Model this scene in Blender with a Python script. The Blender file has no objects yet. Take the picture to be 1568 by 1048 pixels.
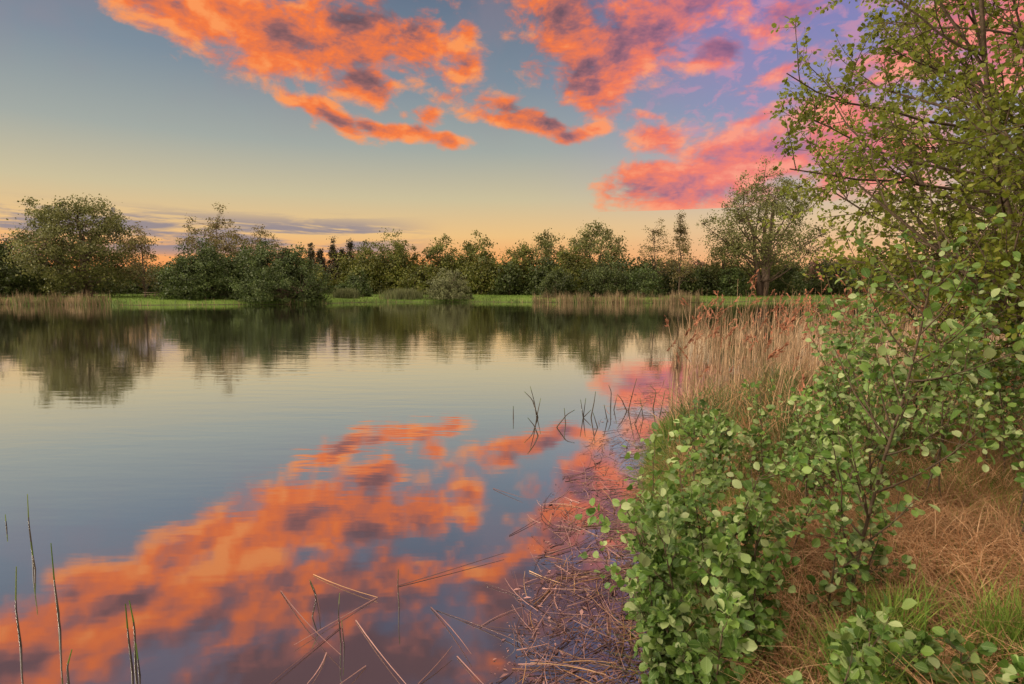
import bpy, math, random
import numpy as np
random.seed(7); rng=np.random.default_rng(7)
S=bpy.context.scene
F=871.0; TH=math.radians(5.5); CH=2.2
cT,sT=math.cos(TH),math.sin(TH)
def ray(px,py):
    x=(px-784)/F; u=(524-py)/F
    return np.array([x, cT+sT*u, -sT+cT*u])
def gpt(px,py,z=0.0):
    d=ray(px,py); t=(z-CH)/d[2]; return np.array([d[0]*t,d[1]*t,z])
def ypt(px,py,Y):
    d=ray(px,py); t=Y/d[1]; return np.array([d[0]*t,Y,CH+d[2]*t])
def azel(px,py):
    d=ray(px,py); return math.atan2(d[0],d[1]), math.asin(d[2]/np.linalg.norm(d))

# ---------------------------------------------------------------- materials
def newmat(name):
    m=bpy.data.materials.new(name); m.use_nodes=True; nt=m.node_tree; nt.nodes.clear(); return m,nt
def ramp(nt,stops,fac=None,interp='LINEAR'):
    r=nt.nodes.new('ShaderNodeValToRGB'); r.color_ramp.interpolation=interp
    e=r.color_ramp.elements
    while len(e)<len(stops): e.new(0.5)
    for i,(p,c) in enumerate(stops):
        e[i].position=p; e[i].color=(c[0],c[1],c[2],1)
    if fac is not None: nt.links.new(fac,r.inputs[0])
    return r
def math_n(nt,op,a,b=None,c=None,clamp=False):
    n=nt.nodes.new('ShaderNodeMath'); n.operation=op; n.use_clamp=clamp
    for i,v in enumerate((a,b,c)):
        if v is None: continue
        if isinstance(v,(int,float)): n.inputs[i].default_value=v
        else: nt.links.new(v,n.inputs[i])
    return n.outputs[0]
def mixc(nt,fac,a,b,blend='MIX'):
    n=nt.nodes.new('ShaderNodeMix'); n.data_type='RGBA'; n.blend_type=blend
    for s,v in ((n.inputs[0],fac),(n.inputs[6],a),(n.inputs[7],b)):
        if isinstance(v,(int,float)): s.default_value=v
        elif isinstance(v,tuple): s.default_value=(v[0],v[1],v[2],1)
        else: nt.links.new(v,s)
    return n.outputs[2]
def noise(nt,vec,scale,detail=4,rough=0.55,dist=0.0,dim='3D'):
    n=nt.nodes.new('ShaderNodeTexNoise'); n.noise_dimensions=dim; n.inputs['Scale'].default_value=scale
    n.inputs['Detail'].default_value=detail; n.inputs['Roughness'].default_value=rough
    n.inputs['Distortion'].default_value=dist
    if vec is not None: nt.links.new(vec,n.inputs['Vector'])
    return n
def leaf_mat(name,cols,transl=0.35,nscale=0.6,rough=0.5,spec=0.25,veins=False,lo=0.6,hi=1.4):
    m,nt=newmat(name); g=nt.nodes.new('ShaderNodeNewGeometry')
    k=len(cols)-1
    r=ramp(nt,[(i/k,c) for i,c in enumerate(cols)],g.outputs['Random Per Island'])
    tc=nt.nodes.new('ShaderNodeTexCoord')
    n=noise(nt,tc.outputs['Object'],nscale,2)
    v=nt.nodes.new('ShaderNodeMapRange'); v.inputs[1].default_value=0.3; v.inputs[2].default_value=0.7
    v.inputs[3].default_value=lo; v.inputs[4].default_value=hi
    nt.links.new(n.outputs['Fac'],v.inputs[0])
    hsv=nt.nodes.new('ShaderNodeHueSaturation'); nt.links.new(r.outputs[0],hsv.inputs['Color']); nt.links.new(v.outputs[0],hsv.inputs['Value'])
    col=hsv.outputs[0]
    p=nt.nodes.new('ShaderNodeBsdfPrincipled'); p.inputs['Roughness'].default_value=rough
    p.inputs['Specular IOR Level'].default_value=spec
    if veins:
        uv=nt.nodes.new('ShaderNodeUVMap'); uv.uv_map='UVMap'
        sep=nt.nodes.new('ShaderNodeSeparateXYZ'); nt.links.new(uv.outputs[0],sep.inputs[0])
        a=math_n(nt,'ABSOLUTE',sep.outputs[1])
        ph=math_n(nt,'MULTIPLY',math_n(nt,'SUBTRACT',sep.outputs[0],math_n(nt,'MULTIPLY',a,0.7)),48.0)
        w=math_n(nt,'POWER',math_n(nt,'MULTIPLY_ADD',math_n(nt,'SINE',ph),0.5,0.5),4.0)
        mid=math_n(nt,'LESS_THAN',a,0.025)
        vv=math_n(nt,'MAXIMUM',math_n(nt,'MULTIPLY',w,0.4),mid)
        col=mixc(nt,math_n(nt,'MULTIPLY',vv,0.5),col,(0.22,0.30,0.10))
        b=nt.nodes.new('ShaderNodeBump'); b.inputs['Strength'].default_value=0.35; b.inputs['Distance'].default_value=0.002
        nt.links.new(w,b.inputs['Height']); nt.links.new(b.outputs[0],p.inputs['Normal'])
    nt.links.new(col,p.inputs['Base Color'])
    if transl>0:
        t=nt.nodes.new('ShaderNodeBsdfTranslucent'); nt.links.new(col,t.inputs['Color'])
        mx=nt.nodes.new('ShaderNodeMixShader'); mx.inputs[0].default_value=transl
        nt.links.new(p.outputs[0],mx.inputs[1]); nt.links.new(t.outputs[0],mx.inputs[2]); out=mx.outputs[0]
    else: out=p.outputs[0]
    o=nt.nodes.new('ShaderNodeOutputMaterial'); nt.links.new(out,o.inputs[0]); return m
def bark_mat(name,c1,c2,scale=8):
    m,nt=newmat(name); tc=nt.nodes.new('ShaderNodeTexCoord')
    n=noise(nt,tc.outputs['Object'],scale,4)
    r=ramp(nt,[(0.3,c1),(0.7,c2)],n.outputs['Fac'])
    p=nt.nodes.new('ShaderNodeBsdfPrincipled'); p.inputs['Roughness'].default_value=0.85; p.inputs['Specular IOR Level'].default_value=0.2
    nt.links.new(r.outputs[0],p.inputs['Base Color'])
    o=nt.nodes.new('ShaderNodeOutputMaterial'); nt.links.new(p.outputs[0],o.inputs[0]); return m

M_bark=bark_mat('bark',(0.06,0.042,0.03),(0.14,0.10,0.07))
M_twig=bark_mat('twig_bark',(0.05,0.035,0.022),(0.12,0.085,0.055),30)
M_wood=bark_mat('weathered_wood',(0.12,0.09,0.06),(0.22,0.17,0.12),20)
M_steel=bark_mat('galvanised_steel',(0.18,0.19,0.2),(0.28,0.28,0.3),3)
M_willow=leaf_mat('willow_leaves',[(0.075,0.09,0.022),(0.13,0.14,0.036),(0.20,0.20,0.07)],0.3,0.45,lo=0.5,hi=1.4)
M_bush=leaf_mat('bush_leaves',[(0.035,0.06,0.014),(0.06,0.09,0.022),(0.10,0.13,0.038)],0.3,0.6,lo=0.5,hi=1.4)
M_tree=leaf_mat('tree_leaves',[(0.065,0.085,0.014),(0.115,0.13,0.022),(0.175,0.17,0.04)],0.3,0.35,lo=0.5,hi=1.4)
M_dark=leaf_mat('dark_leaves',[(0.035,0.05,0.014),(0.055,0.075,0.02),(0.085,0.105,0.03)],0.3,0.3,lo=0.5,hi=1.4)
M_conif=leaf_mat('conifer_needles',[(0.045,0.038,0.022),(0.065,0.052,0.028),(0.08,0.075,0.033)],0.15,0.4)
M_spring=leaf_mat('spring_leaves',[(0.14,0.11,0.045),(0.19,0.145,0.06),(0.15,0.16,0.05)],0.35,0.4)
M_red=leaf_mat('copper_leaves',[(0.12,0.05,0.04),(0.16,0.07,0.05)],0.3,0.5)
M_grey=leaf_mat('grey_willow_leaves',[(0.10,0.12,0.045),(0.14,0.155,0.065),(0.19,0.20,0.09)],0.3,0.6)
M_alder=leaf_mat('alder_leaves',[(0.05,0.115,0.018),(0.09,0.175,0.026),(0.16,0.26,0.045),(0.32,0.38,0.17)],0.36,2.2,0.42,0.4,True,0.55,1.45)
M_over=leaf_mat('small_tree_leaves',[(0.11,0.14,0.017),(0.17,0.205,0.025),(0.26,0.27,0.045)],0.5,0.9,0.5,0.3)
M_grass=leaf_mat('grass_blades',[(0.075,0.14,0.02),(0.12,0.20,0.028),(0.21,0.27,0.055)],0.35,1.2,0.5,0.2)
M_fgrass=leaf_mat('far_grass_blades',[(0.065,0.115,0.018),(0.095,0.15,0.024),(0.14,0.19,0.04)],0.3,0.2,0.6,0.1)
M_sedge=leaf_mat('sedge_blades',[(0.05,0.09,0.022),(0.09,0.14,0.035),(0.17,0.21,0.065)],0.3,1.1,0.5,0.2,lo=0.5,hi=1.4)
M_straw=leaf_mat('straw',[(0.25,0.125,0.055),(0.40,0.22,0.105),(0.56,0.36,0.20)],0.25,1.5,0.6,0.2)
M_reed=leaf_mat('dry_reed',[(0.18,0.11,0.06),(0.31,0.20,0.11),(0.47,0.32,0.19)],0.2,0.8,0.6,0.2)
M_freed=leaf_mat('far_dry_reed',[(0.15,0.105,0.06),(0.22,0.16,0.09),(0.30,0.22,0.13)],0.2,0.8,0.6,0.1)
M_plume=leaf_mat('reed_plume',[(0.26,0.11,0.06),(0.38,0.17,0.10)],0.3,0.8,0.7,0.1)
M_deadstem=leaf_mat('dead_stem',[(0.045,0.02,0.02),(0.12,0.055,0.05),(0.36,0.20,0.17)],0.05,2.0,0.45,0.35)
M_wetstem=leaf_mat('wet_stem',[(0.03,0.022,0.015),(0.06,0.045,0.025)],0.0,4.0,0.4,0.4)

# ---------------------------------------------------------------- mesh builder
class MB:
    def __init__(s): s.v=[]; s.n=0; s.f=[]; s.uv=[]
    def add(s,verts,faces,mat,uv=None):
        verts=np.asarray(verts,np.float32); faces=np.asarray(faces,np.int64)
        if len(verts)==0: return
        s.v.append(verts); s.f.append((faces+s.n,mat)); s.n+=len(verts)
        s.uv.append(np.zeros((len(verts),2),np.float32) if uv is None else np.asarray(uv,np.float32))
    def obj(s,name,mats,smooth=False,uv=False):
        me=bpy.data.meshes.new(name); V=np.concatenate(s.v)
        lt=[];li=[];mi=[]
        for f,m in s.f:
            lt.append(np.full(len(f),f.shape[1])); li.append(f.ravel()); mi.append(np.full(len(f),m))
        lt=np.concatenate(lt);li=np.concatenate(li);mi=np.concatenate(mi)
        me.vertices.add(len(V)); me.vertices.foreach_set('co',V.ravel())
        me.loops.add(len(li)); me.loops.foreach_set('vertex_index',li.astype(np.int32))
        me.polygons.add(len(lt)); st=np.concatenate([[0],np.cumsum(lt)[:-1]])
        me.polygons.foreach_set('loop_start',st.astype(np.int32))
        try: me.polygons.foreach_set('loop_total',lt.astype(np.int32))
        except Exception: pass
        me.polygons.foreach_set('material_index',mi.astype(np.int32))
        if smooth: me.polygons.foreach_set('use_smooth',np.ones(len(lt),bool))
        if uv:
            U=np.concatenate(s.uv)[li]; l=me.uv_layers.new(name='UVMap'); l.data.foreach_set('uv',U.ravel())
        me.update(calc_edges=True); me.validate()
        for m in mats: me.materials.append(m)
        o=bpy.data.objects.new(name,me); S.collection.objects.link(o); return o
def norm(a): return a/np.maximum(np.linalg.norm(a,axis=-1,keepdims=True),1e-9)
def tube(mb,pts,rad,mat,sides=5):
    pts=np.asarray(pts,float); n=len(pts); rad=np.asarray(rad,float)
    t=norm(np.gradient(pts,axis=0)); ref=np.array([0.3,0.9,0.1]) if abs(t[0][2])>0.7 else np.array([0,0,1.0])
    a=norm(np.cross(t,ref)); b=np.cross(t,a)
    ang=np.arange(sides)*2*np.pi/sides
    ring=pts[:,None]+rad[:,None,None]*(a[:,None]*np.cos(ang)[None,:,None]+b[:,None]*np.sin(ang)[None,:,None])
    i=np.arange(n-1)[:,None]*sides; j=np.arange(sides)[None]; k=(j+1)%sides
    f=np.stack([i+j,i+k,i+sides+k,i+sides+j],-1).reshape(-1,4)
    mb.add(ring.reshape(-1,3),f,mat)
def randdir(n):
    return norm(rng.normal(size=(n,3)))
T_FINE=(np.array([(0,0,0),(.35,0,-.02),(.7,0,-.03),(1,0,-.12),(.16,.24,.03),(.45,.46,.08),(.78,.38,.05),(.95,.14,-.04),(.16,-.24,.03),(.45,-.46,.08),(.78,-.38,.05),(.95,-.14,-.04)]),
        [(0,1,5,4),(1,2,6,5),(2,3,7,6),(0,8,9,1),(1,9,10,2),(2,10,11,3)])
T_Q=(np.array([(0,0,0),(.55,.4,.08),(1,0,0),(.55,-.4,.08)]),[(0,3,2,1)])
T_MED=(np.array([(0,0,0),(1,0,-.08),(.3,.36,.07),(.78,.30,.05),(.3,-.36,.07),(.78,-.30,.05)]),[(0,1,3,2),(0,4,5,1)])
def leaves(mb,P,D,N,L,mat,T,wf=1.0):
    tv,tf=T; n=len(P)
    if n==0: return
    D=norm(D); B=norm(np.cross(N,D)); N=np.cross(D,B); L=np.broadcast_to(L,(n,))[:,None,None]
    V=P[:,None]+L*(D[:,None]*tv[None,:,0:1]+B[:,None]*tv[None,:,1:2]*wf+N[:,None]*tv[None,:,2:3])
    k=len(tv); f=(np.arange(n)[:,None,None]*k+np.array(tf)[None]).reshape(-1,len(tf[0]))
    uv=np.tile(tv[:,:2],(n,1)); mb.add(V.reshape(-1,3),f,mat,uv)
def blades(mb,B,H,W,lean,mat,segs=3,droop=0.25,lin=0.3,az=None,taper=1.0):
    n=len(B); az=rng.uniform(0,2*np.pi,n) if az is None else az
    d=np.stack([np.cos(az),np.sin(az),0*az],-1); wa=rng.uniform(0,2*np.pi,n)
    w=np.stack([np.cos(wa),np.sin(wa),0*wa],-1)
    H=np.broadcast_to(H,(n,));W=np.broadcast_to(W,(n,));lean=np.broadcast_to(lean,(n,));droop=np.broadcast_to(droop,(n,))
    t=np.linspace(0,1,segs+1)
    C=B[:,None]+d[:,None]*(lean[:,None]*(lin*t+(1-lin)*t**2))[...,None]
    C[...,2]+=H[:,None]*(t-droop[:,None]*t**2)
    ww=(1-taper*t**1.5)*0.5+0.02
    o=w[:,None]*(W[:,None]*ww)[...,None]
    V=np.stack([C-o,C+o],2).reshape(n,-1,3); k=2*(segs+1)
    q=np.array([(2*i,2*i+1,2*i+3,2*i+2) for i in range(segs)])
    f=(np.arange(n)[:,None,None]*k+q[None]).reshape(-1,4); mb.add(V.reshape(-1,3),f,mat)
    return C[:,-1],d

# ---------------------------------------------------------------- terrain
LAKE=np.array([(-150,-8),(-40,-3),(-8,0.4),(-1.5,1.2),(0.55,1.9),(1.0,3.0),(1.3,5),(1.85,7.2),(2.7,9.3),(4.6,11.0),(8,13.0),(14,16),(26,22),(45,34),(66,55),(72,80),(62,92),(44,92),(22,79),(8,82),(-4,86),(-20,85),(-29,74),(-46,70),(-56,73),(-66,73),(-92,72),(-125,60),(-150,30)],float)
def sdist(P):
    A=LAKE; Bp=np.roll(LAKE,-1,0); d=np.full(len(P),1e9); ins=np.zeros(len(P),bool)
    for a,b in zip(A,Bp):
        e=b-a; w=P-a; t=np.clip((w@e)/(e@e),0,1); d=np.minimum(d,np.linalg.norm(w-t[:,None]*e,axis=1))
        c=((a[1]>P[:,1])!=(b[1]>P[:,1]))
        xs=a[0]+(P[:,1]-a[1])/(b[1]-a[1]+1e-12)*e[0]
        ins^=c&(P[:,0]<xs)
    return np.where(ins,-d,d)
def hgt(P):
    P=np.atleast_2d(np.asarray(P,float))[:,:2]; s=sdist(P)
    s=s+0.12*np.sin(P[:,0]*3.1+P[:,1]*1.7)*np.exp(-np.abs(s)/2)+0.05*np.sin(P[:,1]*9+P[:,0]*5)*np.exp(-np.abs(s))
    land=0.55*(1-np.exp(-np.maximum(s,0)/0.9))+0.5*(1-np.exp(-np.maximum(s,0)/25))
    land+=0.03*np.sin(P[:,0]*2.3)*np.sin(P[:,1]*2.9+1)*np.clip(s,0,1)
    return np.where(s>0,land,np.maximum(-0.9,s*0.3))
gx=np.sinh(np.linspace(-6.3,6.3,331))*1.6+2; gy=np.sinh(np.linspace(-5.2,6.3,331))*1.6+4
X,Y=np.meshgrid(gx,gy); P=np.stack([X.ravel(),Y.ravel()],1); Z=hgt(P)
mb=MB(); nx=len(gx); ny=len(gy)
i=(np.arange(ny-1)[:,None]*nx+np.arange(nx-1)[None]).ravel()
mb.add(np.column_stack([P,Z]),np.stack([i,i+1,i+nx+1,i+nx],1),0)
m,nt=newmat('meadow_ground'); tc=nt.nodes.new('ShaderNodeTexCoord')
n1=noise(nt,tc.outputs['Object'],0.15,4); n2=noise(nt,tc.outputs['Object'],6,6,0.7)
c1=ramp(nt,[(0.3,(0.06,0.105,0.016)),(0.7,(0.10,0.155,0.026))],n1.outputs['Fac'])
sep=nt.nodes.new('ShaderNodeSeparateXYZ'); nt.links.new(tc.outputs['Object'],sep.inputs[0])
near=math_n(nt,'LESS_THAN',sep.outputs[1],20.0)
soil=ramp(nt,[(0.3,(0.04,0.035,0.017)),(0.5,(0.09,0.07,0.032)),(0.7,(0.18,0.12,0.065))],n2.outputs['Fac'])
col=mixc(nt,near,c1.outputs[0],soil.outputs[0])
col=mixc(nt,math_n(nt,'LESS_THAN',sep.outputs[2],0.05),col,(0.045,0.03,0.025))
p=nt.nodes.new('ShaderNodeBsdfPrincipled'); p.inputs['Roughness'].default_value=0.9; p.inputs['Specular IOR Level'].default_value=0.1
nt.links.new(col,p.inputs['Base Color'])
b=nt.nodes.new('ShaderNodeBump'); b.inputs['Strength'].default_value=0.6; b.inputs['Distance'].default_value=0.05
nt.links.new(n2.outputs['Fac'],b.inputs['Height']); nt.links.new(b.outputs[0],p.inputs['Normal'])
o=nt.nodes.new('ShaderNodeOutputMaterial'); nt.links.new(p.outputs[0],o.inputs[0])
mb.obj('ground',[m],True)

# ---------------------------------------------------------------- water
m,nt=newmat('lake_water'); tc=nt.nodes.new('ShaderNodeTexCoord')
def mapped(sc,rot=0):
    mp=nt.nodes.new('ShaderNodeMapping'); mp.inputs['Scale'].default_value=sc; mp.inputs['Rotation'].default_value=(0,0,rot)
    nt.links.new(tc.outputs['Object'],mp.inputs[0]); return mp.outputs[0]
a=noise(nt,mapped((0.45,1.9,1),0.3),1.4,2,0.45,0,'2D'); bb=noise(nt,mapped((1,3.0,1),-0.1),3.0,1,0.5,0,'2D')
cc=noise(nt,mapped((0.06,0.12,1)),1.0,2,0.5,0,'2D')
mask=nt.nodes.new('ShaderNodeMapRange'); mask.inputs[1].default_value=0.4; mask.inputs[2].default_value=0.62
mask.inputs[3].default_value=0.35; mask.inputs[4].default_value=1.0; nt.links.new(cc.outputs['Fac'],mask.inputs[0])
sp=nt.nodes.new('ShaderNodeSeparateXYZ'); nt.links.new(tc.outputs['Object'],sp.inputs[0])
nearm=nt.nodes.new('ShaderNodeMapRange'); nearm.inputs[1].default_value=6.0; nearm.inputs[2].default_value=17; nearm.inputs[3].default_value=0.13; nearm.inputs[4].default_value=1.0
nt.links.new(math_n(nt,'SUBTRACT',sp.outputs[1],math_n(nt,'MULTIPLY',sp.outputs[0],0.6)),nearm.inputs[0])
hsum=math_n(nt,'MULTIPLY',math_n(nt,'MULTIPLY_ADD',bb.outputs['Fac'],0.25,a.outputs['Fac']),math_n(nt,'MULTIPLY',mask.outputs[0],nearm.outputs[0]))
bp=nt.nodes.new('ShaderNodeBump'); bp.inputs['Strength'].default_value=0.4; bp.inputs['Distance'].default_value=0.012
nt.links.new(hsum,bp.inputs['Height'])
gl=nt.nodes.new('ShaderNodeBsdfGlossy'); gl.inputs['Roughness'].default_value=0.04; gl.inputs['Color'].default_value=(0.97,0.97,0.97,1); nt.links.new(bp.outputs[0],gl.inputs['Normal'])
df=nt.nodes.new('ShaderNodeBsdfDiffuse'); df.inputs['Color'].default_value=(0.03,0.022,0.02,1)
lw=nt.nodes.new('ShaderNodeLayerWeight'); lw.inputs['Blend'].default_value=0.5
fac=math_n(nt,'MULTIPLY_ADD',lw.outputs['Facing'],0.75,0.25,True)
mx=nt.nodes.new('ShaderNodeMixShader'); nt.links.new(fac,mx.inputs[0]); nt.links.new(df.outputs[0],mx.inputs[1]); nt.links.new(gl.outputs[0],mx.inputs[2])
o=nt.nodes.new('ShaderNodeOutputMaterial'); nt.links.new(mx.outputs[0],o.inputs[0])
mb=MB(); mb.add([(-170,-20,0),(90,-20,0),(90,100,0),(-170,100,0)],[(0,1,2,3)],0); mb.obj('lake_water',[m])

# ---------------------------------------------------------------- distant trees
def crown(mb,base,H,Wd,shape,nc,nl,ls,sg,trunk_r,c0=0.2,mats=(0,1),limbs=9,shell=0.5,stems=1):
    base=np.array(base,float); R=Wd/2
    u=randdir(nc); rr=rng.uniform(0,1,nc)**(1/(3+3*shell)); 
    q=u*rr[:,None]
    lump=1+0.18*np.sin(u[:,0]*5+base[0])*np.cos(u[:,1]*4+u[:,2]*5+base[1])+0.12*np.sin(u[:,0]*11+u[:,2]*9+base[0]*2)
    q*=lump[:,None]
    zc=(1+c0)/2*H; zh=(1-c0)/2*H
    zz=q[:,2]
    if shape=='egg': wmul=1.0-0.2*zz
    elif shape=='cone': wmul=np.clip(0.75-0.72*zz,0.03,2)
    else: wmul=np.ones(nc)
    if shape=='dome':
        C=np.column_stack([q[:,0]*R,q[:,1]*R,np.abs(zz)*H])+base
    else: C=np.column_stack([q[:,0]*R*wmul,q[:,1]*R*wmul,zc+zz*zh])+base
    tops=[]
    for s in range(stems):
        off=np.array([rng.normal()*0.25,rng.normal()*0.25,0])*(stems>1)*trunk_r*4
        lean=rng.normal(size=2)*R*(0.12 if stems==1 else 0.3)
        ts=np.linspace(0,1,8); pts=base+off+np.column_stack([lean[0]*ts**1.5,lean[1]*ts**1.5,ts*H*0.85-0.3])
        pts[1:-1,:2]+=rng.normal(size=(6,2))*trunk_r*0.5
        tube(mb,pts,trunk_r*(1.0-0.9*ts)+0.015,mats[0],6); tops.append(pts)
    nodes=[np.concatenate([t[1:] for t in tops])]
    sel=rng.choice(nc,min(limbs,nc),replace=False)
    for k in sel:
        T=C[k]; tr=tops[rng.integers(stems)]; hz=np.clip((T[2]-base[2])/H*0.55,0.1,0.8); j=min(6,max(1,int(hz*8)))
        st=tr[j]; mid=(st+T)/2+np.array([0,0,-0.05*H if shape!='cone' else 0]); ts=np.linspace(0,1,7)[:,None]
        pts=(1-ts)**2*st+2*ts*(1-ts)*mid+ts**2*T
        r0=trunk_r*0.4*(1-j/9); tube(mb,pts,r0*(1-0.85*ts[:,0])+0.012,mats[0],4)
        nodes.append(pts[2:])
    Nd=np.concatenate(nodes)
    for k in range(nc):
        T=C[k]; dd=np.linalg.norm(Nd-T,axis=1)+np.maximum(0,Nd[:,2]-T[2])*0.8; j=np.argmin(dd)
        st=Nd[j]; ts=np.linspace(0,1,4)[:,None]; mid=(st+T)/2+rng.normal(size=3)*0.08*R
        pts=(1-ts)**2*st+2*ts*(1-ts)*mid+ts**2*T
        tube(mb,pts,np.linspace(0.035,0.01,4)*max(0.5,H/12),mats[0],3)
    cs=rng.uniform(0.6,1.4,nc)*sg
    idx=np.repeat(np.arange(nc),nl); Pn=C[idx]+rng.normal(size=(len(idx),3))*cs[idx][:,None]*np.array([1,1,0.75])
    Pn[:,2]=np.maximum(Pn[:,2],base[2]+0.05)
    D=randdir(len(Pn)); D[:,2]-=0.3
    ctr=base+np.array([0,0,H*0.45]); No=norm(Pn-ctr)*0.9+randdir(len(Pn))*0.8
    leaves(mb,Pn,D,No,rng.uniform(0.6,1.3,len(Pn))*ls,mats[1],T_Q)
def tree(name,px,top,Yd,wpx,leafm,shape='egg',nc=150,nl=45,ls=0.26,sg=0.55,tr=0.25,c0=0.2,**k):
    b=ypt(px,445,Yd); b[2]=max(0.0,hgt([b[:2]])[0])-0.05; t=ypt(px,top,Yd)
    mb=MB(); H=t[2]-b[2]; Wd=wpx/F*Yd
    crown(mb,b,H*0.97,Wd*0.95,shape,nc,nl,ls,sg,tr,c0,**k); return mb.obj(name,[M_bark,leafm])
tree('willow_tree',128,299,84,155,M_willow,'egg',380,76,0.28,0.55,0.45,0.04,stems=3,limbs=16)
tree('alder_tree',222,345,84,56,M_spring,'egg',100,30,0.23,0.38,0.16,0.15)
tree('willow_tree',30,368,86,95,M_dark,'dome',190,65,0.32,0.5,0.25,0.02)
tree('willow_tree',-40,350,84,110,M_dark,'dome',190,60,0.32,0.5,0.25,0.02)
tree('ash_tree',336,323,96,108,M_spring,'egg',190,44,0.27,0.48,0.25,0.12)
tree('ash_tree',408,346,97,58,M_spring,'egg',100,30,0.25,0.4,0.16,0.15)
tree('willow_bush',312,379,78,118,M_bush,'dome',330,95,0.24,0.38,0.2,0.0,stems=4)
tree('willow_bush',430,378,76.5,128,M_bush,'dome',360,95,0.24,0.38,0.2,0.0,stems=4)
tree('willow_bush',372,384,82,85,M_bush,'dome',180,80,0.26,0.42,0.2,0.0,stems=3)
for px,top,w in ((478,372,24),(492,378,22),(512,368,26),(538,368,22),(525,382,24)):
    tree('conifer_tree',px,top,125,w,M_conif,'cone',80,55,0.32,0.3,0.15,0.05,limbs=3)
tree('oak_tree',565,372,118,64,M_tree,'dome',150,55,0.34,0.5,0.25,0.05)
tree('oak_tree',608,362,112,85,M_tree,'dome',220,60,0.34,0.5,0.25,0.0)
tree('oak_tree',675,369,114,75,M_tree,'dome',200,60,0.34,0.5,0.25,0.0)
tree('oak_tree',730,369,112,76,M_tree,'dome',200,60,0.34,0.5,0.25,0.0)
tree('maple_tree',798,372,108,60,M_tree,'egg',140,46,0.32,0.5,0.2,0.0)
tree('maple_tree',838,353,106,58,M_willow,'egg',140,44,0.3,0.45,0.2,0.04)
tree('willow_tree',912,342,104,104,M_willow,'egg',260,50,0.3,0.5,0.3,0.04,stems=2)
tree('maple_tree',872,380,98,60,M_tree,'dome',140,55,0.32,0.5,0.2,0.0)
tree('birch_tree',1003,333,98,46,M_spring,'egg',90,28,0.23,0.38,0.13,0.1)
tree('birch_tree',1040,320,97,48,M_spring,'cone',120,32,0.23,0.36,0.14,0.08,limbs=5)
tree('willow_tree',1168,258,100,156,M_willow,'egg',320,64,0.29,0.6,0.55,0.15,stems=4,limbs=24)
tree('willow_bush',1108,360,101,58,M_willow,'egg',110,46,0.28,0.45,0.2,0.06,stems=2)
tree('willow_bush',1122,410,98,50,M_bush,'dome',80,60,0.28,0.4,0.15,0.0)
tree('willow_bush',1205,403,103,66,M_bush,'dome',110,60,0.28,0.4,0.15,0.0)
tree('grey_willow_bush',688,415,88,68,M_grey,'dome',170,70,0.2,0.26,0.12,0.0,stems=4)
tree('hawthorn_bush',852,412,88,54,M_dark,'dome',110,65,0.24,0.35,0.12,0.0)
tree('hawthorn_bush',545,420,92,50,M_bush,'dome',90,60,0.24,0.3,0.12,0.0)
tree('hawthorn_bush',925,400,90,80,M_dark,'dome',140,65,0.26,0.4,0.12,0.0)
tree('hawthorn_bush',985,410,88,60,M_bush,'dome',110,60,0.25,0.35,0.12,0.0)
tree('copper_beech_tree',1068,400,118,44,M_red,'egg',80,46,0.3,0.5,0.15,0.05)
tree('copper_beech_tree',1262,398,112,55,M_red,'dome',90,46,0.3,0.5,0.15,0.02)
mb=MB()
def mass(px0,px1,step,Y0,Y1,t0,t1,mi):
    px=px0
    while px<px1:
        Yd=rng.uniform(Y0,Y1); top=rng.uniform(t0,t1); b=ypt(px,445,Yd); b[2]=hgt([b[:2]])[0]; H=ypt(px,top,Yd)[2]-b[2]
        crown(mb,b,H,rng.uniform(1.4,2.4)*step/F*Yd,'dome',55,46,0.42,0.6,0.12,0.0,mats=(0,mi),limbs=2)
        px+=step*rng.uniform(0.6,1.0)
mass(-700,0,40,95,120,360,390,1); mass(-20,300,26,100,125,398,418,1)
mass(300,560,26,110,130,394,414,2); mass(540,790,22,105,118,388,410,2)
mass(780,1110,22,98,112,392,414,1); mass(960,1300,24,112,128,396,416,2)
mass(1240,2100,40,105,130,385,405,1); mass(-200,1500,24,128,150,404,420,2)
mb.obj('distant_tree_line',[M_bark,M_dark,M_tree])

# ---------------------------------------------------------------- far bank reeds and grass
def scatter(xr,yr,n,cond):
    P=np.column_stack([rng.uniform(*xr,n),rng.uniform(*yr,n)]); s=sdist(P); P=P[cond(s,P)]; return np.column_stack([P,np.maximum(hgt(P),-0.05)])
mb=MB()
def belt(x0,x1,n,h0,h1,mat,dmax=1.5,thr=0.35):
    B=scatter((x0,x1),(60,96),n,lambda s,P:(s>-dmax*(0.6+0.4*np.sin(P[:,0]*0.9)))&(s<0.6)&(0.5+0.28*np.sin(P[:,0]*0.63+mat*2)+0.22*np.sin(P[:,0]*1.9+mat)>thr*rng.uniform(0.2,1.8,len(P))))
    hm=0.85+0.2*np.sin(B[:,0]*1.1+1)*np.sin(B[:,0]*0.37)+0.1*np.sin(B[:,0]*4.3)
    blades(mb,B,rng.uniform(h0,h1,len(B))*hm,0.05,rng.uniform(0,0.4,len(B)),mat,2,0.05)
belt(-76,-50,44000,0.8,2.1,0,2.2,0.2); belt(-76,-48,26000,0.5,1.6,1,2.2,0.2); belt(-95,-25,30000,0.3,0.9,1,1.5,0.2); belt(-50,-28,6000,0.4,1.0,0,1.2,0.6)
belt(3,27,44000,0.8,2.2,0,1.5,0.15); belt(3,27,22000,0.6,1.6,1,1.4,0.2); belt(-30,5,34000,0.2,0.8,1,1,0.1); belt(27,60,24000,0.4,1.0,1); belt(-30,70,14000,0.4,1.0,0,1,0.5)
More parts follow.
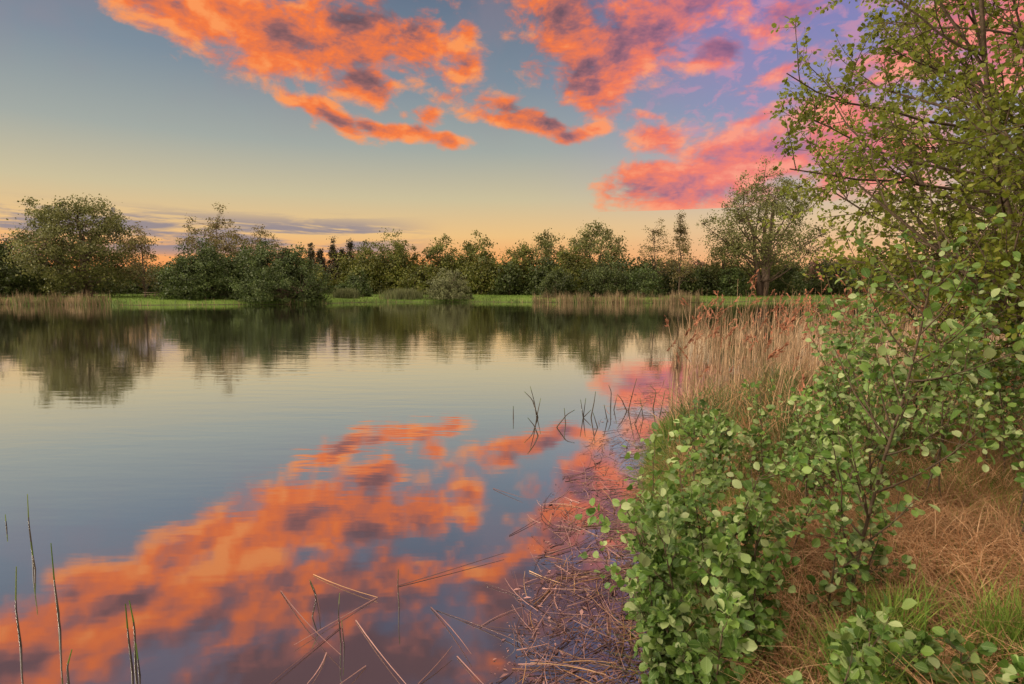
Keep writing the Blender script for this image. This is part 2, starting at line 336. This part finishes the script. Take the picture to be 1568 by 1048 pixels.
for px,top,w in ((617,434,55),(530,444,30)):
    b=ypt(px,460,87.5 if px>600 else 85); n=1800
    B=np.column_stack([b[0]+rng.normal(size=n)*w/F*87/4,b[1]+rng.normal(size=n)*0.6,np.full(n,0.1)])
    blades(mb,B,rng.uniform(1.2,2.5,n),0.07,rng.uniform(0,0.9,n),2,3,0.15)
mb.obj('far_bank_reeds',[M_freed,M_sedge,M_grey])
mb=MB(); B=scatter((-95,75),(66,128),60000,lambda s,P:(s>0.3)&(P[:,1]>60))
blades(mb,B,rng.uniform(0.08,0.28,len(B)),0.07,0.1,0,1,0.1); mb.obj('far_bank_grass',[M_fgrass])

# ---------------------------------------------------------------- picnic table on far bank
def boxm(mb,c,s,rot=0,ax=0,mat=0):
    v=np.array([(x,y,z) for x in(-.5,.5) for y in(-.5,.5) for z in(-.5,.5)])*np.array(s)
    if rot:
        cr,sr=math.cos(rot),math.sin(rot)
        if ax==0: v=np.column_stack([v[:,0],v[:,1]*cr-v[:,2]*sr,v[:,1]*sr+v[:,2]*cr])
    mb.add(v+np.array(c),[(0,1,3,2),(4,6,7,5),(0,4,5,1),(2,3,7,6),(0,2,6,4),(1,5,7,3)],mat)
b=ypt(232,455,79.5); b[2]=hgt([b[:2]])[0]; mb=MB()
for k in range(5): boxm(mb,b+np.array([0,-0.32+0.16*k,0.76]),(1.9,0.14,0.045))
for sgn in(-1,1):
    for k in(0,1): boxm(mb,b+np.array([0,sgn*(0.66+0.15*k),0.46]),(1.9,0.13,0.045))
for xx in(-0.7,0.7):
    boxm(mb,b+np.array([xx,0,0.41]),(0.05,1.65,0.09)); boxm(mb,b+np.array([xx,0,0.70]),(0.052,0.75,0.07))
    for sgn in(-1,1): boxm(mb,b+np.array([xx+0.055,sgn*0.42,0.36]),(0.05,0.09,0.84),sgn*0.45)
mb.obj('picnic_table',[M_wood])
# ---------------------------------------------------------------- electricity pylon behind willow
Yd=210; b=ypt(181,445,Yd); b[2]=0.9; Ht=ypt(181,317,Yd)[2]-b[2]; mb=MB()
def pw(z): 
    u=z/Ht; return 3.0*(1-u)**1.3+0.35
zs=np.linspace(0,Ht,12)
for sx in(-1,1):
    for sy in(-1,1): tube(mb,[b+np.array([sx*pw(z),sy*pw(z),z]) for z in zs],[0.11]*12,0,4)
for z0,z1 in zip(zs[:-1],zs[1:]):
    for sy in(-1,1):
        for s in(-1,1):
            tube(mb,[b+np.array([s*pw(z0),sy*pw(z0),z0]),b+np.array([-s*pw(z1),sy*pw(z1),z1])],[0.06]*2,0,3)
            tube(mb,[b+np.array([sy*pw(z0),s*pw(z0),z0]),b+np.array([sy*pw(z1),-s*pw(z1),z1])],[0.06]*2,0,3)
for z,w in((Ht*0.72,3.2),(Ht*0.84,3.8),(Ht*0.95,2.6)):
    for s in(-1,1):
        tube(mb,[b+np.array([0,0,z]),b+np.array([s*w,0,z])],[0.10,0.06],0,4); tube(mb,[b+np.array([0,0,z+1.0]),b+np.array([s*w,0,z])],[0.07,0.05],0,4)
        tube(mb,[b+np.array([s*w,0,z]),b+np.array([s*w,0,z-1.0])],[0.08,0.08],0,4)
mb.obj('electricity_pylon',[M_steel])

# ---------------------------------------------------------------- reeds on near bank
mb=MB()
def reeds(B,h0,h1,plume=0.35,mat=0,w=0.011):
    n=len(B); az=rng.normal(0.3,1.3,n); hm=0.88+0.12*np.sin(B[:,0]*1.9+1)*np.sin(B[:,1]*1.3)
    tip,d=blades(mb,B,rng.uniform(h0,h1,n)*hm,w,rng.gamma(2,0.12,n),mat,3,0.03,0.4,az,0.7)
    k=rng.random(n)<plume; tp=tip[k]; m_=len(tp)
    pd=norm(d[k]*0.7+np.array([0,0,0.9])); idx=np.repeat(np.arange(m_),16); u=rng.uniform(-0.2,0.05,len(idx))
    Pp=tp[idx]+pd[idx]*u[:,None]
    D=norm(pd[idx]*0.9+rng.normal(size=(len(idx),3))*0.3+d[k][idx]*0.5)
    leaves(mb,Pp,D,randdir(len(idx)),rng.uniform(0.05,0.11,len(idx)),1,T_Q,0.4)
    k2=rng.random(n)<0.6; Bb=B[k2].copy(); Bb[:,2]+=rng.uniform(0.3,1.3,len(Bb))
    blades(mb,Bb,rng.uniform(0.15,0.4,len(Bb)),0.014,rng.uniform(0.1,0.35,len(Bb)),mat,3,0.6)
def inpoly(P,poly):
    ins=np.zeros(len(P),bool); poly=np.array(poly)
    for a,b in zip(poly,np.roll(poly,-1,0)):
        c=((a[1]>P[:,1])!=(b[1]>P[:,1])); xs=a[0]+(P[:,1]-a[1])/(b[1]-a[1]+1e-12)*(b[0]-a[0]); ins^=c&(P[:,0]<xs)
    return ins
def pscat(poly,n,z=None,c=0.3):
    q=np.array(poly); P=np.column_stack([rng.uniform(q[:,0].min(),q[:,0].max(),n),rng.uniform(q[:,1].min(),q[:,1].max(),n)])
    P=P[inpoly(P,poly)]; 
    k=0.5+0.5*np.sin(P[:,0]*2.7+np.sin(P[:,1]*1.3)*2)*np.cos(P[:,1]*2.1+P[:,0]); P=P[rng.random(len(P))<c+(1-c)*k**1.5]
    return np.column_stack([P,np.maximum(hgt(P),-0.1)])
reeds(pscat([(2.9,9.2),(3.6,12.0),(5.2,16.5),(8,20),(12,20),(12,13.5),(7,11)],3700,c=0.15),1.2,2.55,0.28)
reeds(pscat([(5.0,9.5),(9,14),(16,17),(18,12),(9,7.5)],2800,c=0.15),1.1,2.4,0.35)
reeds(pscat([(7,19),(13,20),(24,24),(22,28),(12,25)],700),1.2,2.0,0.3)
reeds(pscat([(2.3,8.2),(2.8,10.5),(4.4,14.5),(5,11.5)],900,c=0.15),0.7,2.1,0.15)
reeds(pscat([(2.6,5.6),(3.4,8.5),(9,9.5),(9,5)],1500,c=0.1),0.6,1.7,0.12)
mb.obj('reed_bed',[M_reed,M_plume])

mb=MB()
B=pscat([(1.75,6.4),(2.6,9.2),(4.4,10.8),(7.5,11),(8,7.5),(4,5.4),(2.0,5.2)],24000,c=0.12)
hm=0.75+0.45*np.sin(B[:,0]*5.1+B[:,1]*2)*np.sin(B[:,1]*4.3+1)
blades(mb,B,rng.uniform(0.30,0.90,len(B))*hm,0.011,rng.gamma(2,0.2,len(B)),0,4,0.35,0.25)
k=rng.random(len(B))<0.28; blades(mb,B[k],rng.uniform(0.3,1.0,k.sum()),0.009,rng.gamma(2,0.24,k.sum()),1,4,0.35)
mb.obj('sedge_clump',[M_sedge,M_straw])

# ---------------------------------------------------------------- bank grass
mb=MB()
B=scatter((0.4,7),(1.2,7.5),130000,lambda s,P:(s>-0.06)&(rng.random(len(s))<1.0/(0.35+0.12*P[:,1]))*(P[:,0]<P[:,1]*1.2+0.6))
patch=0.5+0.5*np.sin(B[:,0]*3.3+1)*np.sin(B[:,1]*2.6+B[:,0]); k=rng.random(len(B))<0.15+0.65*patch**1.5
Bg=B[k][:40000]; blades(mb,Bg,rng.uniform(0.05,0.28,len(Bg)),0.005,rng.gamma(2,0.07,len(Bg)),0,3,0.25)
Be=scatter((0.4,3.2),(1.4,8.5),60000,lambda s,P:(s>-0.10)&(s<0.22)); Be=Be[:9000]
blades(mb,Be,rng.uniform(0.12,0.42,len(Be)),0.006,rng.gamma(2,0.11,len(Be)),0,4,0.35,0.3)
mb.obj('bank_grass',[M_grass])
mb=MB()
n=95000; Q=np.column_stack([rng.uniform(1.0,6,n),rng.uniform(1.6,7.0,n)])
w=np.exp(-((Q[:,0]-2.75)/0.9)**2-((Q[:,1]-3.2)/1.0)**2)+0.45*(np.sin(Q[:,0]*4)*np.sin(Q[:,1]*3+2)>0.0)+0.25
Q=Q[(rng.random(n)<w)&(sdist(Q)>0.0)]; B=np.column_stack([Q,hgt(Q)])
mound=0.18*np.exp(-((Q[:,0]-2.75)/0.5)**2-((Q[:,1]-3.3)/0.6)**2); B[:,2]+=mound*rng.uniform(0,1,len(B))
blades(mb,B,rng.uniform(0.08,0.42,len(B)),0.005,rng.gamma(3,0.11,len(B)),0,4,rng.uniform(0.3,0.98,len(B)),0.4)
mb.obj('dry_grass_tussock',[M_straw])
for (x,y) in ((1.95,2.75),(2.35,2.55),(1.6,2.45)):
    mb=MB(); n=320; B=np.column_stack([x+rng.normal(size=n)*0.08,y+rng.normal(size=n)*0.08,np.zeros(n)]); B[:,2]=hgt(B)
    blades(mb,B,rng.uniform(0.2,0.45,n),0.008,rng.gamma(2,0.07,n),0,4,0.2); mb.obj('grass_tuft',[M_grass])

# ---------------------------------------------------------------- near shrubs & tree
def grow(mb,LV,st,d,L,r,lvl,maxl,cfg):
    n=7; pts=[np.array(st,float)]; d=norm(np.array(d,float)); ds=[d]
    for i in range(n-1):
        d=norm(d+rng.normal(size=3)*cfg['jit']+np.array([0,0,cfg['up'][lvl]])); pts.append(pts[-1]+d*L/(n-1)); ds.append(d)
    pts=np.array(pts); rad=np.linspace(r,r*0.35,n); tube(mb,pts,rad,0,6 if lvl==0 else 4 if lvl==1 else 3)
    if lvl<maxl:
        for c in range(cfg['kids'][lvl]):
            u=rng.uniform(cfg['start'][lvl],0.98); k=u*(n-1); i=min(n-2,int(k)); p=pts[i]+(pts[i+1]-pts[i])*(k-i)
            side=norm(np.cross(ds[i],rng.normal(size=3))); a=math.radians(rng.uniform(*cfg['ang']))
            nd=ds[i]*math.cos(a)+side*math.sin(a)
            if 'bias' in cfg: nd=norm(nd+np.array(cfg['bias'])*(0.35 if lvl==0 else 0.15))
            grow(mb,LV,p,nd,L*cfg['ratio'][lvl]*rng.uniform(0.6,1.2)*(1.15-0.5*u),r*0.5*(1.1-0.4*u),lvl+1,maxl,cfg)
    if lvl>=maxl-cfg.get('leaflv',1):
        m_=max(2,int(L*cfg['lpm'])); 
        u=np.concatenate([rng.uniform(0.15,1,m_),[1.0]]); k=u*(n-1); i=np.minimum(n-2,k.astype(int)); Dn=np.array(ds)[i]
        Pp=pts[i]+(pts[i+1]-pts[i])*(k-i)[:,None]; side=norm(np.cross(Dn,rng.normal(size=(len(u),3))))
        LV.append((Pp,norm(side+Dn*0.7+np.array([0,0,cfg.get('ldrop',-0.1)]))))
def finish(mb,LV,name,mats,ls,T,upn=1.2,uv=False,wf=1.0,pet=0.25):
    P=np.concatenate([a for a,_ in LV]); D=np.concatenate([b for _,b in LV])
    N=norm(rng.normal(size=P.shape)*0.8+np.array([-0.25,-0.4,upn])*0.8)
    L=rng.uniform(0.4,1.25,len(P))*ls
    leaves(mb,P+D*L[:,None]*pet,D,N,L,1,T,wf); return mb.obj(name,mats,False,uv)
def shrub(name,x,y,H,stems,spread,ls,lpm=26,kids=(10,4),r=0.007,zoff=0,lean=(0,0)):
    mb=MB(); LV=[]; z=max(0.0,hgt([(x,y)])[0])
    cfg=dict(jit=0.07,up=[0.05,0.08,0.03],kids=kids,start=[0.12,0.2],ang=(30,65),ratio=[0.34,0.5],lpm=lpm,leaflv=2,ldrop=-0.15)
    for s in range(stems):
        a=rng.uniform(0,2*np.pi); sp=rng.uniform(0.2,1)*spread
        st=np.array([x+math.cos(a)*0.12*stems**0.5,y+math.sin(a)*0.12*stems**0.5,z-0.05+zoff])
        grow(mb,LV,st,(math.cos(a)*sp+lean[0],math.sin(a)*sp+lean[1],1),H*rng.uniform(0.6,1.15),r,0,2,cfg)
    return finish(mb,LV,name,[M_twig,M_alder],ls,T_FINE,0.9,True,0.84)
shrub('alder_shrub',1.22,3.05,0.95,9,0.5,0.054,27)
shrub('alder_shrub',1.08,2.80,0.6,7,0.6,0.052,27)
shrub('alder_shrub',1.48,3.8,0.95,7,0.45,0.050,25)
shrub('alder_shrub',1.26,2.40,0.52,7,0.5,0.056,27)
shrub('alder_shrub',1.75,3.3,0.75,4,0.4,0.050,24)
shrub('alder_shrub',2.05,4.7,0.85,5,0.45,0.050,24)
shrub('alder_shrub',2.6,5.0,1.0,4,0.4,0.050,24)
shrub('alder_shrub',2.45,4.1,1.0,4,0.4,0.050,22)
shrub('alder_shrub',3.0,4.4,1.45,4,0.3,0.050,24)
shrub('alder_shrub',3.45,4.0,1.45,4,0.3,0.050,24)
shrub('alder_shrub',3.9,5.2,1.6,5,0.3,0.052,24)
shrub('alder_shrub',4.5,4.9,1.8,6,0.3,0.052,26)
shrub('alder_shrub',1.75,2.1,0.30,3,0.6,0.054)
shrub('alder_shrub',2.15,2.35,0.32,2,0.6,0.052)
shrub('alder_sapling',1.93,2.95,1.9,1,0.02,0.048,24,(22,3),0.012)
shrub('alder_sapling',2.5,3.7,1.6,1,0.05,0.048,24,(18,3),0.010)
shrub('alder_sapling',2.9,3.3,1.5,1,0.05,0.048,20,(13,3),0.009)
# tree whose crown hangs in from the right
mb=MB(); LV=[]
cfg=dict(jit=0.09,up=[0.05,0.05,0.02,0.0],kids=(23,8,5),start=[0.06,0.2,0.15],ang=(35,70),ratio=[0.42,0.45,0.5],lpm=34,leaflv=1,ldrop=-0.1,bias=(-0.8,-0.1,0.38))
for x,y,l in ((5.6,5.0,(-0.12,0,1)),(6.4,6.2,(-0.15,0.1,1)),(5.1,4.1,(-0.03,0.05,1)),(7.4,7.6,(-0.1,0.1,1)),(6.2,7.0,(-0.1,0,1)),(4.8,3.6,(0.03,0.05,1))):
    grow(mb,LV,(x,y,hgt([(x,y)])[0]-0.1),l,6.3,0.045,0,3,cfg)
finish(mb,LV,'alder_tree',[M_twig,M_over],0.053,T_MED,0.6)

# ---------------------------------------------------------------- stems standing in the water
def pstem(mb,pts_px,r,base_z=0.0,green=0.35):
    b=gpt(*pts_px[0]); Yb=b[1]; pts=[b-np.array([0,0,0.15])]+[b]+[ypt(px,py,Yb+rng.normal()*0.03) for px,py in pts_px[1:]]
    pts=np.array(pts); k=len(pts); rr=np.linspace(r,r*0.3,k)
    t=np.linspace(0,k-1,3*k); P=np.column_stack([np.interp(t,range(k),pts[:,j]) for j in range(3)]); R=np.interp(t,range(k),rr)
    g=int(len(t)*(1-green)); tube(mb,P[:g+1],R[:g+1],0,5)
    if green>0: tube(mb,P[g:],R[g:],1,5)
groups=[[(50,850),(44,800),(42,757)],[(54,872),(47,830)],[(32,990),(24,930),(25,868)],[(92,965),(84,900),(78,832)],[(90,940),(82,880)],
 [(203,1030),(196,970),(192,925)],[(208,1030),(206,960),(198,920)],[(214,1035),(208,985)],[(10,808),(8,788)],[(105,1048),(103,1020),(110,995)]]
mb=MB()
for g in groups: pstem(mb,g,0.009,0,0.3)
mb.obj('water_reed_stems',[M_wetstem,M_grass])
mb=MB()
for g in [[(522,985),(518,940),(520,908)],[(527,990),(523,950)],[(611,930),(609,895),(610,872)],[(478,945),(485,915),(474,888)]]: pstem(mb,g,0.006,0,0.2)
for g in [[(786,640),(786,622)],[(822,640),(818,615),(812,592)],[(822,638),(828,610)],[(824,668),(818,652),(808,640)],[(824,640),(815,612),(803,600)],[(866,650),(864,625)],[(852,655),(868,635),(880,628)],
  [(893,640),(889,612)],[(893,640),(897,610)],[(893,640),(905,628)],[(905,640),(910,615),(912,600)],[(935,625),(936,600),(932,590)],[(940,628),(945,606)],[(962,630),(968,605),(975,580)],[(960,630),(952,612),(945,604)],[(985,640),(980,610)],
  [(1000,625),(1005,600),(995,590)],[(915,655),(908,632)],[(972,650),(985,620)],[(1010,640),(1018,600)],[(930,645),(925,620)]]: pstem(mb,g,0.014,0,0.15)
mb.obj('water_reed_stems',[M_wetstem,M_sedge])

# ---------------------------------------------------------------- floating dead stems
mb=MB()
def stick(a,b,r,z=0.01,bow=0.03,mat=0):
    t=np.linspace(0,1,5)[:,None]; L=np.linalg.norm(b-a); off=norm(np.cross(b-a,[0,0,1.0]))*rng.normal()*bow*L
    P=a*(1-t)+b*t+4*t*(1-t)*off; tube(mb,P,np.linspace(r,r*0.5,5),mat,4)
for (x0,y0,x1,y1) in [(430,905,522,1003),(480,880,578,915),(578,915,450,988),(545,950,622,1048),(610,897,772,847),(475,890,490,945),(522,960,412,1048),(660,930,722,1002),(500,1000,470,1048),(640,1048,692,990),(700,1005,752,1060),(755,748,800,762),(560,1020,520,1048),(735,960,800,930),(780,820,830,790)]:
    a=gpt(x0,y0,0.006);b=gpt(x1,y1,0.006+rng.uniform(0,0.04)); stick(a,b,0.004,bow=0.025,mat=1 if rng.random()<0.3 else 0)
Lp=[(735,1075),(770,960),(800,880),(818,770),(880,700),(920,640),(975,590)]; Rp=[(1120,1075),(1085,960),(1050,880),(1045,770),(1050,700),(1045,640),(1050,585)]
ly=[p[1] for p in Lp][::-1]; lx=[p[0] for p in Lp][::-1]; rx=[p[0] for p in Rp][::-1]
def rpt(bias=0.6):
    py=585+490*rng.random(); u=rng.random()**bias; L_=np.interp(py,ly,lx); R_=np.interp(py,ly,rx)
    return gpt(L_+(R_-L_)*u,py)
for i in range(1400):
    a=rpt(0.7); L=rng.gamma(3,0.10); th=rng.normal(0.9,0.8); z=rng.uniform(0.002,0.03); a[2]=z
    b=a+np.array([math.cos(th)*L,math.sin(th)*L,rng.normal()*0.02]); b[2]=max(b[2],0.0); stick(a,b,rng.uniform(0.0015,0.0048),bow=0.06,mat=0 if rng.random()<0.9 else 1)
for i in range(70):
    a=rpt(); L=rng.uniform(0.2,0.5); th=rng.uniform(0,6.28); a[2]=0; b=a+np.array([math.cos(th)*L*0.6,math.sin(th)*L*0.6,rng.uniform(0.05,0.3)]); stick(a,b,0.003,bow=0.1)
Pf=np.array([rpt(0.7) for _ in range(6000)]); Pf[:,2]=rng.uniform(0.002,0.006,len(Pf)); th=rng.uniform(0,6.28,len(Pf))
leaves(mb,Pf,np.column_stack([np.cos(th),np.sin(th),0*th]),np.tile([0,0,1.0],(len(Pf),1)),rng.gamma(2,0.010,len(Pf)),0,T_Q,0.4)
mb.obj('floating_dead_reeds',[M_deadstem,M_straw])

# ---------------------------------------------------------------- sky / world
FILL_AZ,FILL_EL=math.radians(-108),math.radians(24)  # direction of the added fill lamp, behind left, away from the sunset
W=bpy.data.worlds.new('World'); S.world=W; W.use_nodes=True; nt=W.node_tree; nt.nodes.clear()
tc=nt.nodes.new('ShaderNodeTexCoord'); nrm=nt.nodes.new('ShaderNodeVectorMath'); nrm.operation='NORMALIZE'; nt.links.new(tc.outputs['Generated'],nrm.inputs[0])
sep=nt.nodes.new('ShaderNodeSeparateXYZ'); nt.links.new(nrm.outputs[0],sep.inputs[0])
az=math_n(nt,'ARCTAN2',sep.outputs[0],sep.outputs[1]); el=math_n(nt,'ARCSINE',sep.outputs[2])
cmb=nt.nodes.new('ShaderNodeCombineXYZ'); nt.links.new(az,cmb.inputs[0]); nt.links.new(el,cmb.inputs[1])
def sstep(x,a,b,o0=0.0,o1=1.0):
    n=nt.nodes.new('ShaderNodeMapRange'); n.interpolation_type='SMOOTHSTEP'
    for i,v in enumerate((a,b,o0,o1)): n.inputs[i+1].default_value=v
    nt.links.new(x,n.inputs[0]); return n.outputs[0]
deg=math.radians
# px,py,rx,ry,rot(deg ccw),weight
ELL=[(255,5,140,50,-20,1),(400,45,170,52,-14,1),(540,60,120,60,0,1),(568,118,60,34,-25,1),(622,62,52,44,20,1),(120,-110,360,80,0,1),(430,-80,260,80,0,1),(-60,-200,330,110,0,1),(480,-230,320,120,0,1),
(510,180,75,13,-24,1),(600,203,95,13,-5,1),(672,213,42,9,-5,1),(652,178,24,14,0,.8),
(765,162,34,20,-25,.8),(800,188,80,13,-10,1),(862,205,42,11,-5,1),(907,195,24,9,0,.8),
(712,88,46,38,15,.65),(725,45,22,20,0,.5),(690,150,40,14,10,.4),
(842,40,46,75,0,1),(885,105,75,52,-10,1),(950,75,100,78,20,1),(1035,25,110,65,25,1),(900,-90,240,80,0,.9),
(1097,74,34,18,15,1),(1190,15,80,26,20,.55),(1210,100,70,12,18,.4),
(1015,215,48,30,20,1),(1015,175,38,8,0,.5),(985,285,70,32,0,1),(1060,292,140,36,0,1),(1160,245,140,58,8,1),(1300,230,150,80,0,.9),(1175,180,55,12,15,.6),
(1440,50,130,65,20,.9),(1620,10,220,120,0,1)]
wn=noise(nt,cmb.outputs[0],6.0,3,0.55,0,'2D'); ws=nt.nodes.new('ShaderNodeVectorMath'); ws.operation='SUBTRACT'; ws.inputs[1].default_value=(0.5,0.5,0.5); nt.links.new(wn.outputs['Color'],ws.inputs[0])
wm=nt.nodes.new('ShaderNodeVectorMath'); wm.operation='MULTIPLY_ADD'; wm.inputs[1].default_value=(0.10,0.06,0.0); nt.links.new(ws.outputs[0],wm.inputs[0]); nt.links.new(cmb.outputs[0],wm.inputs[2])
acc=None
for (px,py,rx,ry,rot,w) in ELL:
    a0,e0=azel(px,py); a1,e1=azel(px+rx,py); a2,e2=azel(px,py-ry)
    mp=nt.nodes.new('ShaderNodeMapping'); mp.vector_type='TEXTURE'; mp.inputs['Location'].default_value=(a0,e0,0)
    mp.inputs['Rotation'].default_value=(0,0,math.radians(rot)); mp.inputs['Scale'].default_value=(abs(a1-a0)*1.25,abs(e2-e0)*1.2+0.005,1)
    nt.links.new(wm.outputs[0],mp.inputs[0]); ln=nt.nodes.new('ShaderNodeVectorMath'); ln.operation='LENGTH'; nt.links.new(mp.outputs[0],ln.inputs[0])
    v=math_n(nt,'MULTIPLY_ADD',ln.outputs['Value'],-w,w)
    acc=v if acc is None else math_n(nt,'SMOOTH_MAX',acc,v,0.08)
def fbm(off,det,sc=11.0):
    v=nt.nodes.new('ShaderNodeVectorMath'); v.operation='ADD'; v.inputs[1].default_value=off; nt.links.new(cmb.outputs[0],v.inputs[0])
    mpn=nt.nodes.new('ShaderNodeMapping'); mpn.inputs['Scale'].default_value=(1,1.9,1); mpn.inputs['Rotation'].default_value=(0,0,0.2); nt.links.new(v.outputs[0],mpn.inputs[0])
    return noise(nt,mpn.outputs[0],sc,det,0.62,0.15,'2D').outputs['Fac']
fb0=fbm((0,0,0),9); fb1=fbm((-0.014,-0.024,0),4)
D0=math_n(nt,'ADD',math_n(nt,'MAXIMUM',acc,-1.2),math_n(nt,'MULTIPLY_ADD',fb0,2.1,-1.05))
alpha=sstep(D0,-0.05,0.58)
dif=math_n(nt,'SUBTRACT',fb0,fb1)
core=sstep(acc,0.2,0.95)
big=noise(nt,cmb.outputs[0],3.2,2,0.5,0,'2D').outputs['Fac']
L=math_n(nt,'MULTIPLY_ADD',dif,1.6,0.76)
L=math_n(nt,'MULTIPLY_ADD',core,-0.28,L)
L=math_n(nt,'MULTIPLY_ADD',math_n(nt,'SUBTRACT',big,0.5),1.2,L)
L=math_n(nt,'SUBTRACT',L,math_n(nt,'MULTIPLY',sstep(el,deg(22.5),deg(35)),0.72))
azr=sstep(az,-0.02,0.45)
elr=math_n(nt,'DIVIDE',el,deg(60),clamp=True)
def er(st): return ramp(nt,[(e/60,c) for e,c in st],elr)
left=er([(0,(0.90,0.25,0.07)),(2.5,(0.92,0.36,0.11)),(5.0,(0.84,0.52,0.21)),(8.5,(0.60,0.51,0.31)),(13,(0.36,0.39,0.35)),(19,(0.205,0.26,0.315)),(27,(0.11,0.15,0.225)),(42,(0.08,0.08,0.15)),(60,(0.2,0.2,0.3))])
right=er([(0,(0.88,0.30,0.14)),(2.5,(0.86,0.44,0.20)),(6,(0.74,0.52,0.30)),(10,(0.46,0.42,0.42)),(16,(0.25,0.28,0.46)),(24,(0.19,0.19,0.46)),(32,(0.16,0.14,0.36)),(60,(0.2,0.2,0.35))])
base=mixc(nt,azr,left.outputs[0],right.outputs[0])
lowb=base
rl=ramp(nt,[(0.0,(0.15,0.08,0.09)),(0.28,(0.34,0.125,0.11)),(0.5,(0.68,0.165,0.07)),(0.72,(0.92,0.19,0.035)),(1.0,(0.98,0.31,0.08))],L)
rr_=ramp(nt,[(0.0,(0.22,0.11,0.23)),(0.28,(0.40,0.145,0.25)),(0.5,(0.64,0.18,0.22)),(0.72,(0.88,0.20,0.16)),(1.0,(0.96,0.32,0.22))],L)
cc_=mixc(nt,azr,rl.outputs[0],rr_.outputs[0])
mps=nt.nodes.new('ShaderNodeMapping'); mps.inputs['Scale'].default_value=(3.0,32,1); nt.links.new(cmb.outputs[0],mps.inputs[0])
sn=noise(nt,mps.outputs[0],1.6,6,0.6,0.3,'2D'); band=math_n(nt,'MULTIPLY',sstep(el,deg(2.0),deg(3.6)),sstep(el,deg(7.2),deg(5.4)))
stl=math_n(nt,'MULTIPLY',math_n(nt,'MULTIPLY',sstep(sn.outputs['Fac'],0.40,0.56),band),sstep(az,-0.10,-0.28))
lowc=mixc(nt,math_n(nt,'MULTIPLY',stl,0.9),lowb,(0.25,0.215,0.26))
mpa=nt.nodes.new('ShaderNodeMapping'); mpa.inputs['Scale'].default_value=(1,1.8,1); mpa.inputs['Rotation'].default_value=(0,0,-0.4); nt.links.new(cmb.outputs[0],mpa.inputs[0])
al=noise(nt,mpa.outputs[0],28,5,0.55,0.3,'2D'); alm=math_n(nt,'MULTIPLY',math_n(nt,'MULTIPLY',sstep(al.outputs['Fac'],0.48,0.66),sstep(az,0.12,0.38)),sstep(el,deg(9),deg(17)))
base=mixc(nt,math_n(nt,'MULTIPLY',alm,0.6),base,(0.68,0.28,0.38))
vn=noise(nt,cmb.outputs[0],5,4,0.6,0,'2D'); veil=math_n(nt,'MULTIPLY',sstep(vn.outputs['Fac'],0.38,0.68),math_n(nt,'MULTIPLY',sstep(el,deg(11),deg(22)),0.3))
base=mixc(nt,veil,base,mixc(nt,azr,(0.33,0.23,0.27),(0.42,0.24,0.42)))
skyc=mixc(nt,math_n(nt,'MULTIPLY',alpha,0.97),base,cc_)
fillSky=er([(0,(0.75,0.38,0.2)),(6,(0.7,0.5,0.35)),(20,(0.75,0.6,0.5)),(40,(1.2,1.0,0.85)),(50,(2.2,1.8,1.5)),(60,(3.6,2.9,2.4))]).outputs[0]  # unseen overhead and side sky brightened beyond dusk level, added fill for foliage
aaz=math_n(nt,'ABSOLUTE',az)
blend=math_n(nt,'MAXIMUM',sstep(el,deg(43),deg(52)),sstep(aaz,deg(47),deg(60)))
bgF=nt.nodes.new('ShaderNodeBackground'); nt.links.new(mixc(nt,blend,skyc,fillSky),bgF.inputs[0])
bgC=nt.nodes.new('ShaderNodeBackground'); nt.links.new(fillSky,bgC.inputs[0])
bgL=nt.nodes.new('ShaderNodeBackground'); nt.links.new(mixc(nt,sstep(aaz,deg(47),deg(60)),lowc,fillSky),bgL.inputs[0])
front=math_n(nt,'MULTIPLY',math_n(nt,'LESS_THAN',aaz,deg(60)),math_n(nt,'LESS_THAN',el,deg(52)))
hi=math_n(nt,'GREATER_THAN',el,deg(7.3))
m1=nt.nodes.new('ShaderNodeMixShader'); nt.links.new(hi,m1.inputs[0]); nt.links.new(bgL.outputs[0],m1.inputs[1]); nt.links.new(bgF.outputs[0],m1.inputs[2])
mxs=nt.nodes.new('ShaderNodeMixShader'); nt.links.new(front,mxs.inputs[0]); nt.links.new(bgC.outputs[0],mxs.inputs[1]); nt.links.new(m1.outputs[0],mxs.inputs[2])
sk=nt.nodes.new('ShaderNodeTexSky'); sk.sky_type='NISHITA'; sk.sun_disc=False; sk.sun_elevation=FILL_EL; sk.sun_rotation=FILL_AZ
bg2=nt.nodes.new('ShaderNodeBackground'); nt.links.new(sk.outputs[0],bg2.inputs[0]); bg2.inputs[1].default_value=0.005
ad=nt.nodes.new('ShaderNodeAddShader'); nt.links.new(mxs.outputs[0],ad.inputs[0]); nt.links.new(bg2.outputs[0],ad.inputs[1])
wo=nt.nodes.new('ShaderNodeOutputWorld'); nt.links.new(ad.outputs[0],wo.inputs[0])

ld=bpy.data.lights.new('fill_sun','SUN'); ld.energy=3.6; ld.angle=math.radians(10); ld.color=(1,0.86,0.66)  # added fill lamp to brighten trees and bank; the real sunset lies ahead
lo=bpy.data.objects.new('fill_sun',ld); S.collection.objects.link(lo)
from mathutils import Vector
dv=Vector((math.sin(FILL_AZ)*math.cos(FILL_EL),math.cos(FILL_AZ)*math.cos(FILL_EL),math.sin(FILL_EL)))
lo.rotation_euler=dv.to_track_quat('Z','Y').to_euler()

# ---------------------------------------------------------------- camera
cam=bpy.data.cameras.new('camera'); co=bpy.data.objects.new('camera',cam); S.collection.objects.link(co); S.camera=co
cam.sensor_width=36; cam.lens=36*F/1568; cam.clip_end=5000; cam.clip_start=0.05
co.location=(0,0,CH); co.rotation_euler=(math.radians(90)-TH,0,0)
S.view_settings.view_transform='Standard'; S.view_settings.look='None'; S.view_settings.exposure=0
